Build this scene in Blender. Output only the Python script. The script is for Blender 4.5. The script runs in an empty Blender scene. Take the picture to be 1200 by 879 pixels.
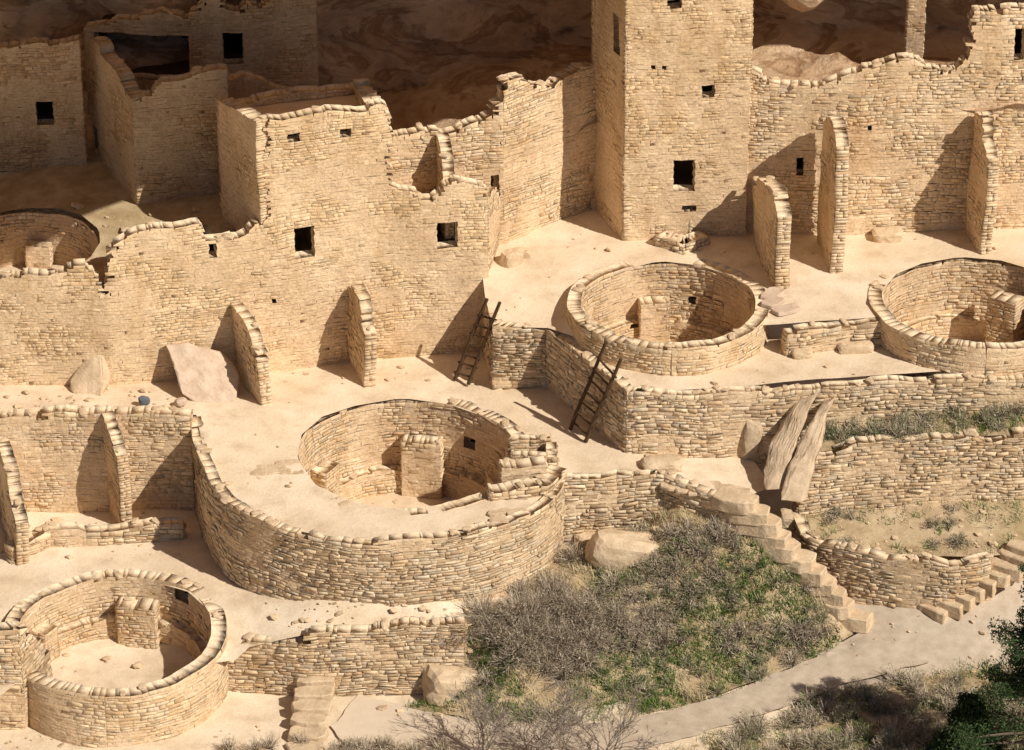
import bpy, math, random, bmesh
import numpy as np
from mathutils import Vector, noise, Euler, Matrix
from mathutils.geometry import delaunay_2d_cdt
from mathutils.bvhtree import BVHTree
random.seed(7); np.random.seed(7)
scene=bpy.context.scene
# ------------------------------------------------------------------ camera
PITCH=math.radians(28); DIST=110.0; F=4400.0
DIR=Vector((0,math.cos(PITCH),-math.sin(PITCH))); UP=Vector((0,math.sin(PITCH),math.cos(PITCH)))
CAM=Vector((0,0,5))-DIR*DIST
cd=bpy.data.cameras.new("camera"); cam=bpy.data.objects.new("camera",cd); scene.collection.objects.link(cam)
cam.location=CAM; cam.rotation_euler=(math.radians(90)-PITCH,0,0)
cd.sensor_width=36; cd.lens=36*F/1200; cd.clip_end=3000; cd.clip_start=1
scene.camera=cam
def S(u,v,z):  # u,v are image pixel coordinates, z an estimated height
    "image pixel cast through the camera + assumed height -> world position"
    r=DIR*F+Vector((1,0,0))*(u-600)-UP*(v-439.5)
    t=(z-CAM.z)/r.z
    return CAM+r*t
def tp(u,v,y):  # image pixel cast through the camera to depth y
    r=DIR*F+Vector((1,0,0))*(u-600)-UP*(v-439.5); t=(y-CAM.y)/r.y; return CAM+r*t
def proj(p):
    d=Vector(p)-CAM; w=d.dot(DIR)
    return 600+F*d.x/w, 439.5-F*d.dot(UP)/w
def zsolve(x,y,v):
    q=439.5-v
    a=(y-CAM.y)*UP.y-CAM.z*UP.z; b=(y-CAM.y)*DIR.y-CAM.z*DIR.z
    return (q*b-F*a)/(F*UP.z-q*DIR.z)
# ------------------------------------------------------------------ light
az=math.radians(38); el=math.radians(43)
SUN=Vector((math.cos(az)*math.cos(el),-math.sin(az)*math.cos(el),math.sin(el)))
sl=bpy.data.lights.new("sun","SUN"); sl.energy=5.0; sl.angle=math.radians(.5); sl.color=(1,.94,.84)
so=bpy.data.objects.new("sun",sl); scene.collection.objects.link(so); so.rotation_euler=SUN.to_track_quat('Z','Y').to_euler(); so.location=(40,-40,60)
w=bpy.data.worlds.new("World"); scene.world=w; w.use_nodes=True
nt=w.node_tree; bg=nt.nodes["Background"]; sk=nt.nodes.new("ShaderNodeTexSky"); sk.sky_type='NISHITA'; sk.sun_disc=False
sk.sun_elevation=el; sk.sun_rotation=math.atan2(SUN.x,SUN.y); sk.altitude=2100
nt.links.new(sk.outputs[0],bg.inputs[0]); bg.inputs[1].default_value=.05
scene.view_settings.view_transform='Standard'; scene.view_settings.look='None'; scene.view_settings.exposure=0
# ------------------------------------------------------------------ materials
def N(nt,t,**k):
    n=nt.nodes.new(t)
    for a,b in k.items(): setattr(n,a,b)
    return n
def base_mat(name,rough=.95):
    m=bpy.data.materials.new(name); m.use_nodes=True; nt=m.node_tree; b=nt.nodes["Principled BSDF"]
    b.inputs["Roughness"].default_value=rough; b.inputs["Specular IOR Level"].default_value=.1
    return m,nt,b
def noise_tex(nt,scale,detail=6,rough=.6,stretch=None,dist=0,rot=None):
    tc=N(nt,"ShaderNodeTexCoord"); mp=N(nt,"ShaderNodeMapping"); 
    if stretch: mp.inputs["Scale"].default_value=stretch
    if rot: mp.inputs["Rotation"].default_value=rot
    nt.links.new(tc.outputs["Object"],mp.inputs[0])
    n=N(nt,"ShaderNodeTexNoise"); n.inputs["Scale"].default_value=scale; n.inputs["Detail"].default_value=detail
    n.inputs["Roughness"].default_value=rough; n.inputs["Distortion"].default_value=dist
    nt.links.new(mp.outputs[0],n.inputs[0]); return n
def ramp(nt,src,stops):
    r=N(nt,"ShaderNodeValToRGB"); e=r.color_ramp.elements
    while len(e)<len(stops): e.new(.5)
    for i,(p,c) in enumerate(stops): e[i].position=p; e[i].color=(*c,1) if len(c)==3 else c
    nt.links.new(src,r.inputs[0]); return r.outputs[0]
def mult(nt,a,b,fac=1,mode='MULTIPLY'):
    m=N(nt,"ShaderNodeMix"); m.data_type='RGBA'; m.blend_type=mode; m.inputs[0].default_value=fac
    nt.links.new(a,m.inputs[6]); nt.links.new(b,m.inputs[7]); return m.outputs[2]
def bump(nt,b,h,strength,dist):
    bp=N(nt,"ShaderNodeBump"); bp.inputs["Strength"].default_value=strength; bp.inputs["Distance"].default_value=dist
    nt.links.new(h,bp.inputs["Height"])
    if b.inputs["Normal"].is_linked:
        nt.links.new(b.inputs["Normal"].links[0].from_socket,bp.inputs["Normal"])
    nt.links.new(bp.outputs[0],b.inputs["Normal"])
def attr_mat(name,rough=.95,bs=.6,bd=.02,trans=0):
    m,nt,b=base_mat(name,rough)
    a=N(nt,"ShaderNodeAttribute"); a.attribute_name="Col"
    c=a.outputs["Color"]
    if bs:
        n1=noise_tex(nt,11,8,.7); n2=noise_tex(nt,.5,6,.65); n3=noise_tex(nt,1.1,5,.7,(1,1,.35))
        c=mult(nt,c,ramp(nt,n1.outputs[0],[(.32,(.80,.76,.71)),(.62,(1.1,1.1,1.1))]))
        c=mult(nt,c,ramp(nt,n2.outputs[0],[(.3,(.86,.82,.77)),(.58,(1.05,1.05,1.05))]))
        c=mult(nt,c,ramp(nt,n3.outputs[0],[(.32,(.86,.81,.74)),(.5,(1.0,1.0,1.0)),(.72,(1.06,1.07,1.08))]))
        bump(nt,b,n1.outputs[0],bs,bd)
    nt.links.new(c,b.inputs["Base Color"])
    return m
M_MAS=attr_mat("sandstone_masonry",bs=.9,bd=.035)
M_LEAF=attr_mat("foliage_leaves",.8,0)
def simple(name,stops,scale,bscale=20,bs=.4,bd=.02,stretch=None,big=None,dist=0,rough=.95,rot=None,fade=None):
    m,nt,b=base_mat(name,rough)
    n=noise_tex(nt,scale,8,.6,stretch,dist,rot); c=ramp(nt,n.outputs[0],stops)
    if big:
        n3=noise_tex(nt,big[0],4,.6); c=mult(nt,c,ramp(nt,n3.outputs[0],[(.35,big[1]),(.62,(1,1,1))]))
    n2=noise_tex(nt,bscale,8,.7,stretch,0,rot); 
    n4=noise_tex(nt,bscale*2.2,4,.8); c=mult(nt,c,ramp(nt,n4.outputs[0],[(.3,(.86,.84,.82)),(.6,(1.03,1.03,1.03))]))
    if fade:   # gravel thins out into pale dust towards the west end of the path
        x0,x1,col=fade; tc=N(nt,"ShaderNodeTexCoord"); sx=N(nt,"ShaderNodeSeparateXYZ"); nt.links.new(tc.outputs["Object"],sx.inputs[0])
        mr=N(nt,"ShaderNodeMapRange"); mr.inputs[1].default_value=x0; mr.inputs[2].default_value=x1; nt.links.new(sx.outputs[0],mr.inputs[0])
        mx=N(nt,"ShaderNodeMix"); mx.data_type='RGBA'; nt.links.new(mr.outputs[0],mx.inputs[0]); mx.inputs[6].default_value=(*col,1); nt.links.new(c,mx.inputs[7]); c=mx.outputs[2]
    bump(nt,b,n2.outputs[0],bs,bd)
    nt.links.new(c,b.inputs["Base Color"]); return m
M_DUST=simple("packed_dust",[(.3,(.66,.52,.37)),(.5,(.80,.66,.49)),(.75,(.84,.71,.55))],1.2,7,.45,.06,big=(.35,(.88,.84,.78)))
M_SOIL=simple("dry_soil",[(.3,(.38,.27,.16)),(.55,(.54,.41,.26)),(.75,(.64,.51,.35))],2.0,10,.6,.06,big=(.6,(.8,.8,.7)))
M_PATH=simple("gravel_path",[(.3,(.44,.35,.26)),(.6,(.56,.46,.35)),(.8,(.62,.52,.41))],3,30,.5,.03,fade=(-7,1,(.76,.62,.46)))
M_CLIFF=simple("alcove_sandstone",[(.25,(.50,.33,.20)),(.40,(.74,.54,.36)),(.50,(.82,.63,.44)),(.57,(.46,.29,.17)),(.66,(.72,.52,.34)),(.8,(.56,.38,.24))],.3,1.3,.9,.25,(1,1,3.0),(.22,(.70,.62,.54)),1.6,rot=(0,math.radians(28),0))
M_ROCK=simple("boulder_sandstone",[(.3,(.52,.38,.24)),(.55,(.66,.50,.33)),(.8,(.72,.57,.41))],2.2,6,.8,.06)
M_SLAB=simple("slab_pinkish",[(.3,(.50,.36,.26)),(.6,(.62,.48,.36)),(.8,(.66,.54,.42))],3,8,.6,.04)
M_ROUGHSLAB=simple("weathered_slab",[(.3,(.42,.31,.20)),(.55,(.58,.44,.30)),(.8,(.66,.52,.37))],2.5,7,.8,.05)
M_DARKROCK=simple("blue_grey_stone",[(.3,(.10,.11,.13)),(.8,(.18,.19,.22))],6,20,.4,.02)
M_WOOD=simple("weathered_wood",[(.3,(.06,.035,.02)),(.6,(.11,.065,.035)),(.8,(.17,.10,.06))],5,30,.5,.01,(4,4,.6))
M_BARK=simple("juniper_bark",[(.3,(.10,.075,.055)),(.7,(.20,.16,.12))],6,25,.6,.02,(4,4,.6))
M_TWIG=simple("bare_twig",[(.3,(.26,.21,.17)),(.7,(.42,.36,.30))],6,25,.3,.005)
M_VOID=simple("painted_dark_interior",[(.3,(.06,.04,.025)),(.7,(.10,.065,.04))],3,8,.4,.02)  # masonry colour darkened so openings look dark; interior shade put into the colour
# ------------------------------------------------------------------ helpers
def link(ob,parent=None):
    scene.collection.objects.link(ob)
    if parent: ob.parent=parent
    return ob
def empty(name,loc=(0,0,0)):
    e=bpy.data.objects.new(name,None); scene.collection.objects.link(e); e.empty_display_size=.5; return e
def quad_mesh(name,V,Q,cols,mat,parent=None):
    me=bpy.data.meshes.new(name); V=np.asarray(V,dtype=np.float32); Q=np.asarray(Q,dtype=np.int32)
    me.vertices.add(len(V)); me.vertices.foreach_set("co",V.ravel())
    me.loops.add(Q.size); me.loops.foreach_set("vertex_index",Q.ravel())
    me.polygons.add(len(Q)); me.polygons.foreach_set("loop_start",np.arange(0,Q.size,Q.shape[1],dtype=np.int32))
    me.update(calc_edges=True)
    if cols is not None:
        a=me.attributes.new("Col",'FLOAT_COLOR','CORNER')
        c=np.ones((len(Q),Q.shape[1],4),dtype=np.float32); c[:,:,:3]=np.asarray(cols)[:,None,:]
        a.data.foreach_set("color",c.ravel())
    me.materials.append(mat); ob=bpy.data.objects.new(name,me); return link(ob,parent)
def catmull(P,n=6):
    out=[]; P=[Vector(p) for p in P]
    for i in range(len(P)-1):
        a=P[max(i-1,0)];b=P[i];c=P[i+1];d=P[min(i+2,len(P)-1)]
        for k in range(n):
            t=k/n; out.append(.5*((2*b)+(c-a)*t+(2*a-5*b+4*c-d)*t*t+(3*b-a-3*c+d)*t**3))
    out.append(P[-1]); return out
def miters(P,closed=False):
    n=len(P); M=np.zeros((n,2))
    D=P[1:]-P[:-1]; D/= (np.linalg.norm(D,axis=1)[:,None]+1e-9); Nn=np.stack([D[:,1],-D[:,0]],1)
    for i in range(n):
        if closed and i in(0,n-1): a,b=Nn[-1],Nn[0]
        else: a=Nn[max(i-1,0)]; b=Nn[min(i,n-2)]
        m=a+b; m/= (np.linalg.norm(m)+1e-9); M[i]=m/max(.45,m.dot(b))
    return M
def off(pts,d,z=None):
    P=np.array([[p[0],p[1]] for p in pts],float); M=miters(P)
    return [Vector((P[i,0]-M[i,0]*d,P[i,1]-M[i,1]*d,pts[i][2] if z is None else z)) for i in range(len(pts))]
PAL={'tan':[(.72,.53,.33),(.75,.57,.37),(.66,.47,.28),(.70,.56,.39),(.77,.60,.40),(.69,.54,.385)],
     'warm':[(.73,.535,.325),(.75,.555,.345),(.70,.50,.295),(.76,.58,.375)],
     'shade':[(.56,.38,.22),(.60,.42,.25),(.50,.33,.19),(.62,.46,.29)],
     'rough':[(.70,.52,.335),(.75,.59,.40),(.61,.44,.275),(.66,.53,.38),(.78,.62,.43),(.56,.41,.265),(.65,.54,.40)]}
MORT=np.array((.55,.40,.25)); DUSTC=np.array((.76,.61,.43))
CHIPS=[]
def masonry(name,base,top=None,topz=None,tmode='u',thick=.45,ch=(.10,.145),cl=(.2,.42),relief=.018,joint=.008,
            holes=(),smooth=False,parent=None,sink=.3,jag=.05,pal='tan',closed=False,split=.08,seed=None,recess=.8,plaster=.15,hy=-1e9,chips=1.6,ruin=.04):
    rnd=random.Random(seed if seed is not None else 5)
    nr=np.random.RandomState(rnd.randint(0,99999))
    pts=catmull(base) if smooth else [Vector(p) for p in base]
    nb=len(base)
    P=np.array([[p.x,p.y] for p in pts]); zb=np.array([p.z for p in pts])
    seg=np.linalg.norm(P[1:]-P[:-1],axis=1); Sc=np.concatenate([[0],np.cumsum(seg)]); L=Sc[-1]
    M=miters(P,closed)
    def xy(s,n=0.0):
        s=np.asarray(s,float); i=np.clip(np.searchsorted(Sc,s,side='right')-1,0,len(Sc)-2)
        t=(s-Sc[i])/(Sc[i+1]-Sc[i]); tc=np.clip(t,0,1)
        p=P[i]+(P[i+1]-P[i])*t[...,None]; m=M[i]+(M[i+1]-M[i])*tc[...,None]
        return p+m*np.asarray(n)[...,None]
    nd=max(40,int(L/.08)); sd=np.linspace(0,L,nd); pd=xy(sd,np.zeros(nd)); bz=np.interp(sd,Sc,zb)
    idx=np.interp(sd,Sc,np.linspace(0,nb-1,len(Sc)))
    if top is not None:
        ta=np.array(top,float)
        if tmode=='u':
            z=np.full(nd,9.0)
            for _ in range(4):
                for k in range(nd):
                    u,_v=proj((pd[k,0],pd[k,1],z[k])); z[k]=zsolve(pd[k,0],pd[k,1],float(np.interp(u,ta[:,0],ta[:,1])))
        else:
            z=np.array([zsolve(pd[k,0],pd[k,1],float(np.interp(idx[k],ta[:,0],ta[:,1]))) for k in range(nd)])
    elif callable(topz): z=np.array([topz(pd[k,0],pd[k,1]) for k in range(nd)])
    elif isinstance(topz,(list,tuple)): z=np.interp(idx,np.arange(nb),topz)
    else: z=np.full(nd,float(topz))
    sg=seed or 0
    # eroded wall head: slow sag, stepped lost courses, fine crumble
    tz=z+np.array([noise.noise(Vector((s*.8,sg,3.1)))*jag*1.6+noise.noise(Vector((s*2.6,sg,8.1)))*jag*.8
        +max(-1.5,min(1,round(3.0*noise.noise(Vector((s*1.1,sg,5.5))))))*jag*1.3+noise.noise(Vector((s*7.0,sg,2.2)))*min(.03,jag*.5) for s in sd])
    H=[]
    for (u,v,wd,hh) in holes:
        best=None
        for k in range(nd-1):
            if pd[k,1]<hy: continue
            zz=zsolve(pd[k,0],pd[k,1],v); uu=proj((pd[k,0],pd[k,1],zz))[0]
            if best is None or abs(uu-u)<best[0]:
                u2=proj((pd[k+1,0],pd[k+1,1],zz))[0]; best=(abs(uu-u),sd[k],zz,abs(u2-uu)/(sd[1]-sd[0]))
        _,s,zz,dus=best; dus=max(dus,8)
        H.append((s-wd/2/dus,s+wd/2/dus,zz-hh/2/35.3,zz+hh/2/35.3))
    corners=[]
    if not smooth:
        for i in range(1,len(P)-1):
            a=P[i]-P[i-1]; b=P[i+1]-P[i]; c=a.dot(b)/np.linalg.norm(a)/np.linalg.norm(b)
            if c<.9: corners.append(Sc[i])
    stones=[]
    zc=zb.min()-sink; zmax=tz.max()+.2
    hn=rnd.uniform(*ch)
    while zc<zmax:
        h=hn; hn=rnd.uniform(*ch)*(.6 if rnd.random()<.25 else 1)
        for a in H:
            for e in (a[2],a[3]):
                if zc+.03<e<zc+h+.03: h=max(.05,e-zc)
        z0,z1=zc,zc+h; zm=zc+h/2
        br=[0.0]+corners+[L]; cuts=[(a[0],a[1]) for a in H if a[2]<zm<a[3]]
        for a in cuts: br+= [a[0],a[1]]
        br=sorted(b for b in br if -1e-6<=b<=L+1e-6)
        for a,b in zip(br[:-1],br[1:]):
            if b-a<.02 or any(c0-1e-4<=(a+b)/2<=c1+1e-4 for c0,c1 in cuts): continue
            s=a; first=True
            while s<b-1e-6:
                wdt=rnd.uniform(*cl)*(rnd.uniform(.4,1) if first else 1)
                if rnd.random()<.22: wdt*=.45
                first=False
                e=s+wdt
                if b-e<cl[0]*.5: e=b
                sm=(s+e)/2; k=int(sm/L*(nd-1)); T=tz[k]
                if zm<=T and z1>bz[k]-sink:
                    near=T-z1<hn*.5
                    if not(near and rnd.random()<ruin):
                        L_=s<1e-6; R_=e>L-1e-6
                        if rnd.random()<split and h>.1 and not near:
                            q=z0+h*rnd.uniform(.4,.6); stones.append((s,e,z0,q,L_,R_,False)); stones.append((s,e,q,z1,L_,R_,near))
                        else: stones.append((s,e,z0,z1,L_,R_,near))
                s=e
        zc=z1
    if not stones: return None
    A=np.array([x[:4] for x in stones]); n=len(A); eL=np.array([x[4] for x in stones]); eR=np.array([x[5] for x in stones]); tf=np.array([x[6] for x in stones])
    if closed: eL[:]=False; eR[:]=False
    s0,s1,z0,z1=A.T
    p1,p2,p3=nr.rand(3)*6
    def pos(s,nn,z):
        wn=.03*np.sin(.9*s+1.3*z+p1)+.018*np.sin(2.3*s-1.9*z+p2)+.007*np.sin(6.1*s+4.7*z+p3)
        wz=.035*np.sin(.8*s+p3)+.018*np.sin(2.7*s+p1+z)+.011*np.sin(7.3*s+3.1*z+p2)+.006*np.sin(17*s+9*z+p1)
        s2=s+np.where((s>.02)&(s<L-.02),.014*np.sin(23*z+2*s+p2)+.008*np.sin(51*z+p1),0)
        q=xy(s2,nn+wn); return np.concatenate([q,(z+wz)[:,None]],1)
    pn=np.array([noise.noise(Vector((A[i,0]*.55+p1,A[i,2]*.8,sg)))+.5*noise.noise(Vector((A[i,0]*1.7,A[i,2]*2.1,sg+5))) for i in range(n)])
    pl=np.clip((pn+plaster)*5,0,1)
    Tz0=np.clip(np.interp(s0,sd,tz),z0+.03,z1+.12); Tz1=np.clip(np.interp(s1,sd,tz),z0+.03,z1+.12)
    za=np.where(tf,Tz0,z1); zb_=np.where(tf,Tz1,z1)
    cs=[(s0,z0),(s1,z0),(s1,zb_),(s0,za)]
    V=[]
    Z=np.zeros(n)
    for a,b in cs: V.append(pos(a,Z,b))
    for a,b in cs: V.append(pos(a,Z-thick,b))
    hgt=np.minimum(za,zb_)-z0; wd=s1-s0
    jx=np.minimum(joint,wd*.2); jz=np.minimum(joint*.8,hgt*.14)
    rel=relief*nr.uniform(.0,1.8,n)*(1-.85*pl)
    o_=nr.rand(n)<.06; rel[o_]*=1.8
    rel[tf]*=.5
    def ins(nb_,sgn):
        for k,(a,b) in enumerate(cs):
            dx=jx*nr.uniform(.2,2.8,n)*(1 if k in(0,3) else -1); dz=jz*nr.uniform(.2,2.6,n)*(1 if k in(0,1) else -1)
            if k in (2,3): dz=np.where(tf,dz*.3,dz)
            V.append(pos(a+dx,nb_+sgn*rel*nr.uniform(.5,1.5,n),b+dz))
    ins(Z,1); ins(Z-thick,-1)
    Vt=np.stack(V,1).reshape(-1,3)
    o=(np.arange(n)*16)[:,None]
    fdef=[(0,1,5,4),(3,7,6,2),(0,4,7,3),(1,2,6,5)]
    fr=[(8,9,10,11)]; rg=[(0,1,9,8),(1,2,10,9),(2,3,11,10),(3,0,8,11)]
    bk=[(12,15,14,13)]; rb=[(4,12,13,5),(5,13,14,6),(6,14,15,7),(7,15,12,4)]
    pc=np.array(PAL[pal]); sc=pc[nr.randint(0,len(pc),n)]*np.clip(nr.normal(1,.06 if pal!='rough' else .085,n),.7,1.2)[:,None]
    dk=nr.rand(n)<.04; sc[dk]*=.75
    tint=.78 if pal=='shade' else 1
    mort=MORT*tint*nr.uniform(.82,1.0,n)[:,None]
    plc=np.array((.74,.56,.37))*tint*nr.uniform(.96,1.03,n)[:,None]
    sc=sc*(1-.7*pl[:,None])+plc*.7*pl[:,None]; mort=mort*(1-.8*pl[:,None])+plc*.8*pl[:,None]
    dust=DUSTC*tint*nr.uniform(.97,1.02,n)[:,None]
    Q=[];C=[]
    topring=mort.copy(); topring[tf]=dust[tf]
    for f in fdef: Q.append(o+np.array(f)); C.append(dust if f==(3,7,6,2) else (sc*.4+dust*.6))
    for f in fr+bk: Q.append(o+np.array(f)); C.append(sc)
    for f in rg+rb: Q.append(o+np.array(f)); C.append(topring if f in((2,3,11,10),(6,14,15,7)) else mort)
    Q=np.concatenate(Q); C=np.concatenate(C)
    nv=len(Vt); extraV=[];extraQ=[];extraC=[]
    for flag,sgn,ss in((eL,-1,s0),(eR,1,s1)):
        ii=np.nonzero(flag)[0]
        for i in ii:
            r=max(rel[i],.004); jj=.008; zt_=(za[i] if sgn<0 else zb_[i])
            if zt_-z0[i]<.03: continue
            q_=rnd.uniform(.35,.65); parts=[(0,-thick)] if rnd.random()<.4 else [(0,-thick*q_),(-thick*q_,-thick)] 
            for (na,nb2) in parts:
                ring=[(na,z0[i]),(nb2,z0[i]),(nb2,zt_),(na,zt_)]; ex=rnd.uniform(0,.05)
                S_=np.array([ss[i]+sgn*.001]*4+[ss[i]+sgn*(ex+r*rnd.uniform(.8,1.4)) for _ in range(4)])
                NN=np.array([a for a,b in ring]+[na-jj,nb2+jj,nb2+jj,na-jj]); ZZ=np.array([b for a,b in ring]+[z0[i]+jj,z0[i]+jj,zt_-jj,zt_-jj])
                extraV.append(pos(S_,NN,ZZ)); q=nv; nv+=8
                extraQ+= [(q+4,q+5,q+6,q+7),(q,q+1,q+5,q+4),(q+1,q+2,q+6,q+5),(q+2,q+3,q+7,q+6),(q+3,q,q+4,q+7)]
                extraC+= [sc[i]*rnd.uniform(.93,1.05)]+[mort[i]]*4
    if extraV:
        Vt=np.concatenate([Vt]+extraV); Q=np.concatenate([Q,np.array(extraQ)]); C=np.concatenate([C,np.array(extraC)])
    ob=quad_mesh(name,Vt,Q,C,M_MAS,parent)
    # loose stones lying on the wall head
    ti=np.nonzero(tf)[0]
    for _ in range(int(L*chips)):
        if not len(ti): break
        i=ti[rnd.randrange(len(ti))]; sz=rnd.uniform(.04,.12)
        q=pos(np.array([(s0[i]+s1[i])/2]),np.array([-thick*rnd.uniform(.1,.9)]),np.array([(za[i]+zb_[i])/2]))[0]
        CHIPS.append((Vector(q)+Vector((0,0,sz*.15)),(sz*1.4,sz*rnd.uniform(.7,1.1),sz*rnd.uniform(.3,.55)),(rnd.uniform(-10,10),rnd.uniform(-10,10),rnd.uniform(0,180)),6,rnd.random()*60))
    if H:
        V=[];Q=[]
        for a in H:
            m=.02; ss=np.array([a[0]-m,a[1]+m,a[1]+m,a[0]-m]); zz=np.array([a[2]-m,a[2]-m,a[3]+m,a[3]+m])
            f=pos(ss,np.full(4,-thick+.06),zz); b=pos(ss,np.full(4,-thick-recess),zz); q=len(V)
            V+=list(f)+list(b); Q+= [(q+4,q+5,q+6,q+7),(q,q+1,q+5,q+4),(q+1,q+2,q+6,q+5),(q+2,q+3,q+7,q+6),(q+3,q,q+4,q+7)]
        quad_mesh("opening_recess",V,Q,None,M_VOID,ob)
    return ob
def inpoly(x,y,P):
    c=False; j=len(P)-1
    for i in range(len(P)):
        xi,yi=P[i];xj,yj=P[j]
        if (yi>y)!=(yj>y) and x<(xj-xi)*(y-yi)/(yj-yi)+xi: c=not c
        j=i
    return c
SHEETS={}
def sheet(name,outline,mat,holes=(),step=.3,amp=.02,fs=.8,parent=None,power=3,rag=0):
    O=[]; n=len(outline)
    for i in range(n):
        a=Vector(outline[i]);b=Vector(outline[(i+1)%n]); k=max(1,int((b.xy-a.xy).length/(.5 if not rag else .25)))
        for j in range(k):
            p=a.lerp(b,j/k)
            if rag: p=p+Vector((noise.noise(p*1.3),noise.noise(p*1.3+Vector((7,0,0))),0))*rag+Vector((noise.noise(p*5),noise.noise(p*5+Vector((7,0,0))),0))*rag*.4
            O.append(p)
    P2=[(p.x,p.y) for p in O]; ox=np.array([(p.x,p.y) for p in O]); oz=np.array([p.z for p in O])
    pts=[Vector((p.x,p.y)) for p in O]; edges=[(i,(i+1)%len(O)) for i in range(len(O))]
    for (cx,cy,r) in holes:
        b0=len(pts); m=48
        for k in range(m): 
            rr=r*(1+.012*math.sin(k*1.9)+.01*math.sin(k*.7)); pts.append(Vector((cx+rr*math.cos(k*2*math.pi/m),cy+rr*math.sin(k*2*math.pi/m))))
        edges+=[(b0+k,b0+(k+1)%m) for k in range(m)]
    x0,y0=ox.min(0);x1,y1=ox.max(0)
    x=x0
    while x<x1:
        y=y0
        while y<y1:
            px=x+random.uniform(-.1,.1)*step;py=y+random.uniform(-.1,.1)*step
            if inpoly(px,py,P2) and all((px-h[0])**2+(py-h[1])**2>(h[2]*1.02)**2 for h in holes): pts.append(Vector((px,py)))
            y+=step
        x+=step
    vs,es,fs_,*_=delaunay_2d_cdt(pts,edges,[],0,1e-5)
    V=[]
    for v in vs:
        d=((ox-np.array(v))**2).sum(1)+1e-4; wt=1/d**(power/2); z=(wt*oz).sum()/wt.sum()
        z+=amp*noise.noise(Vector((v.x*fs,v.y*fs,1.7)))*2+amp*.5*noise.noise(Vector((v.x*fs*3.1,v.y*fs*3.1,4.7)))
        V.append((v.x,v.y,z))
    T=[]
    for f in fs_:
        cx=sum(V[i][0] for i in f)/3; cy=sum(V[i][1] for i in f)/3
        if inpoly(cx,cy,P2) and all((cx-h[0])**2+(cy-h[1])**2>(h[2]*.975)**2 for h in holes): T.append(f)
    me=bpy.data.meshes.new(name); me.from_pydata(V,[],T); me.materials.append(mat)
    me.polygons.foreach_set("use_smooth",[True]*len(me.polygons))
    ob=link(bpy.data.objects.new(name,me),parent); SHEETS[ob.name]=(BVHTree.FromPolygons(V,T),V,T)
    return ob
def on(key,u,v,zg=0):
    r=(DIR*F+Vector((1,0,0))*(u-600)-UP*(v-439.5)).normalized()
    return SHEETS[key][0].ray_cast(CAM,r)[0]
def rocks(name,items,mat,parent=None,sub=3,flat=True,ns=1.0):
    bm=bmesh.new()
    for loc,dm,rot,p,sd in items:
        r=bmesh.ops.create_icosphere(bm,subdivisions=sub,radius=1)
        R=Euler([math.radians(a) for a in rot]).to_matrix()
        o=Vector((sd*3.7,sd*1.3,sd*7.1))
        for v in r['verts']:
            d=v.co.normalized(); k=(abs(d.x)**p+abs(d.y)**p+abs(d.z)**p)**(-1/p)
            q=d*k*(1+ns*(.16*noise.noise(d*1.3+o)+.07*noise.noise(d*3.5+o)+.03*noise.noise(d*9+o)))
            q=Vector((q.x*dm[0],q.y*dm[1],q.z*dm[2])); v.co=R@q+Vector(loc)
    me=bpy.data.meshes.new(name); bm.to_mesh(me); bm.free(); me.materials.append(mat)
    me.polygons.foreach_set("use_smooth",[not flat]*len(me.polygons))
    return link(bpy.data.objects.new(name,me),parent)
def hullbm(bm,pts,amp=.03,bev=.035,maxe=.12,rounds=2):
    b=bmesh.new(); vs=[b.verts.new(p) for p in pts]
    bmesh.ops.convex_hull(b,input=vs)
    for v in [v for v in b.verts if not v.link_faces]: b.verts.remove(v)
    bmesh.ops.dissolve_limit(b,angle_limit=.05,verts=b.verts,edges=b.edges)
    bmesh.ops.bevel(b,geom=list(b.edges),offset=bev,segments=1,affect='EDGES')
    bmesh.ops.triangulate(b,faces=b.faces)
    for _ in range(rounds): bmesh.ops.subdivide_edges(b,edges=[e for e in b.edges if e.calc_length()>maxe],cuts=1,use_grid_fill=True)
    bmesh.ops.triangulate(b,faces=b.faces)
    for v in b.verts: v.co+=Vector((noise.noise(v.co*2.1),noise.noise(v.co*2.1+Vector((9,0,0))),noise.noise(v.co*2.1+Vector((0,9,0)))))*amp*1.5+Vector((noise.noise(v.co*7),noise.noise(v.co*7+Vector((9,0,0))),0))*amp*.5
    me=bpy.data.meshes.new("t"); b.to_mesh(me); b.free(); bm.from_mesh(me); bpy.data.meshes.remove(me)
def hull(name,ptsets,mat,amp=.03,parent=None,bev=.035,maxe=.12,rounds=2):
    bm=bmesh.new()
    for pts in ptsets: hullbm(bm,pts,amp,bev,maxe,rounds)
    me=bpy.data.meshes.new(name); bm.to_mesh(me); bm.free(); me.materials.append(mat)
    return link(bpy.data.objects.new(name,me),parent)
def slabpts(c,hx,hy,hz,rot,sd):
    rr=random.Random(sd); R=Euler((math.radians(rr.uniform(-2,2)),math.radians(rr.uniform(-2,2)),math.radians(rot))).to_matrix(); out=[]
    base=[(-1,-.7),(-.6,-1),(.55,-1),(1,-.75),(1,.7),(.6,1),(-.7,1),(-1,.6)]
    base=[(x*rr.uniform(.85,1.1),y*rr.uniform(.85,1.1)) for x,y in base]
    for x,y in base:
        out.append(c+R@Vector((x*hx,y*hy,hz))); out.append(c+R@Vector((x*hx*1.03,y*hy*1.03,-hz)))
    return out
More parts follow.
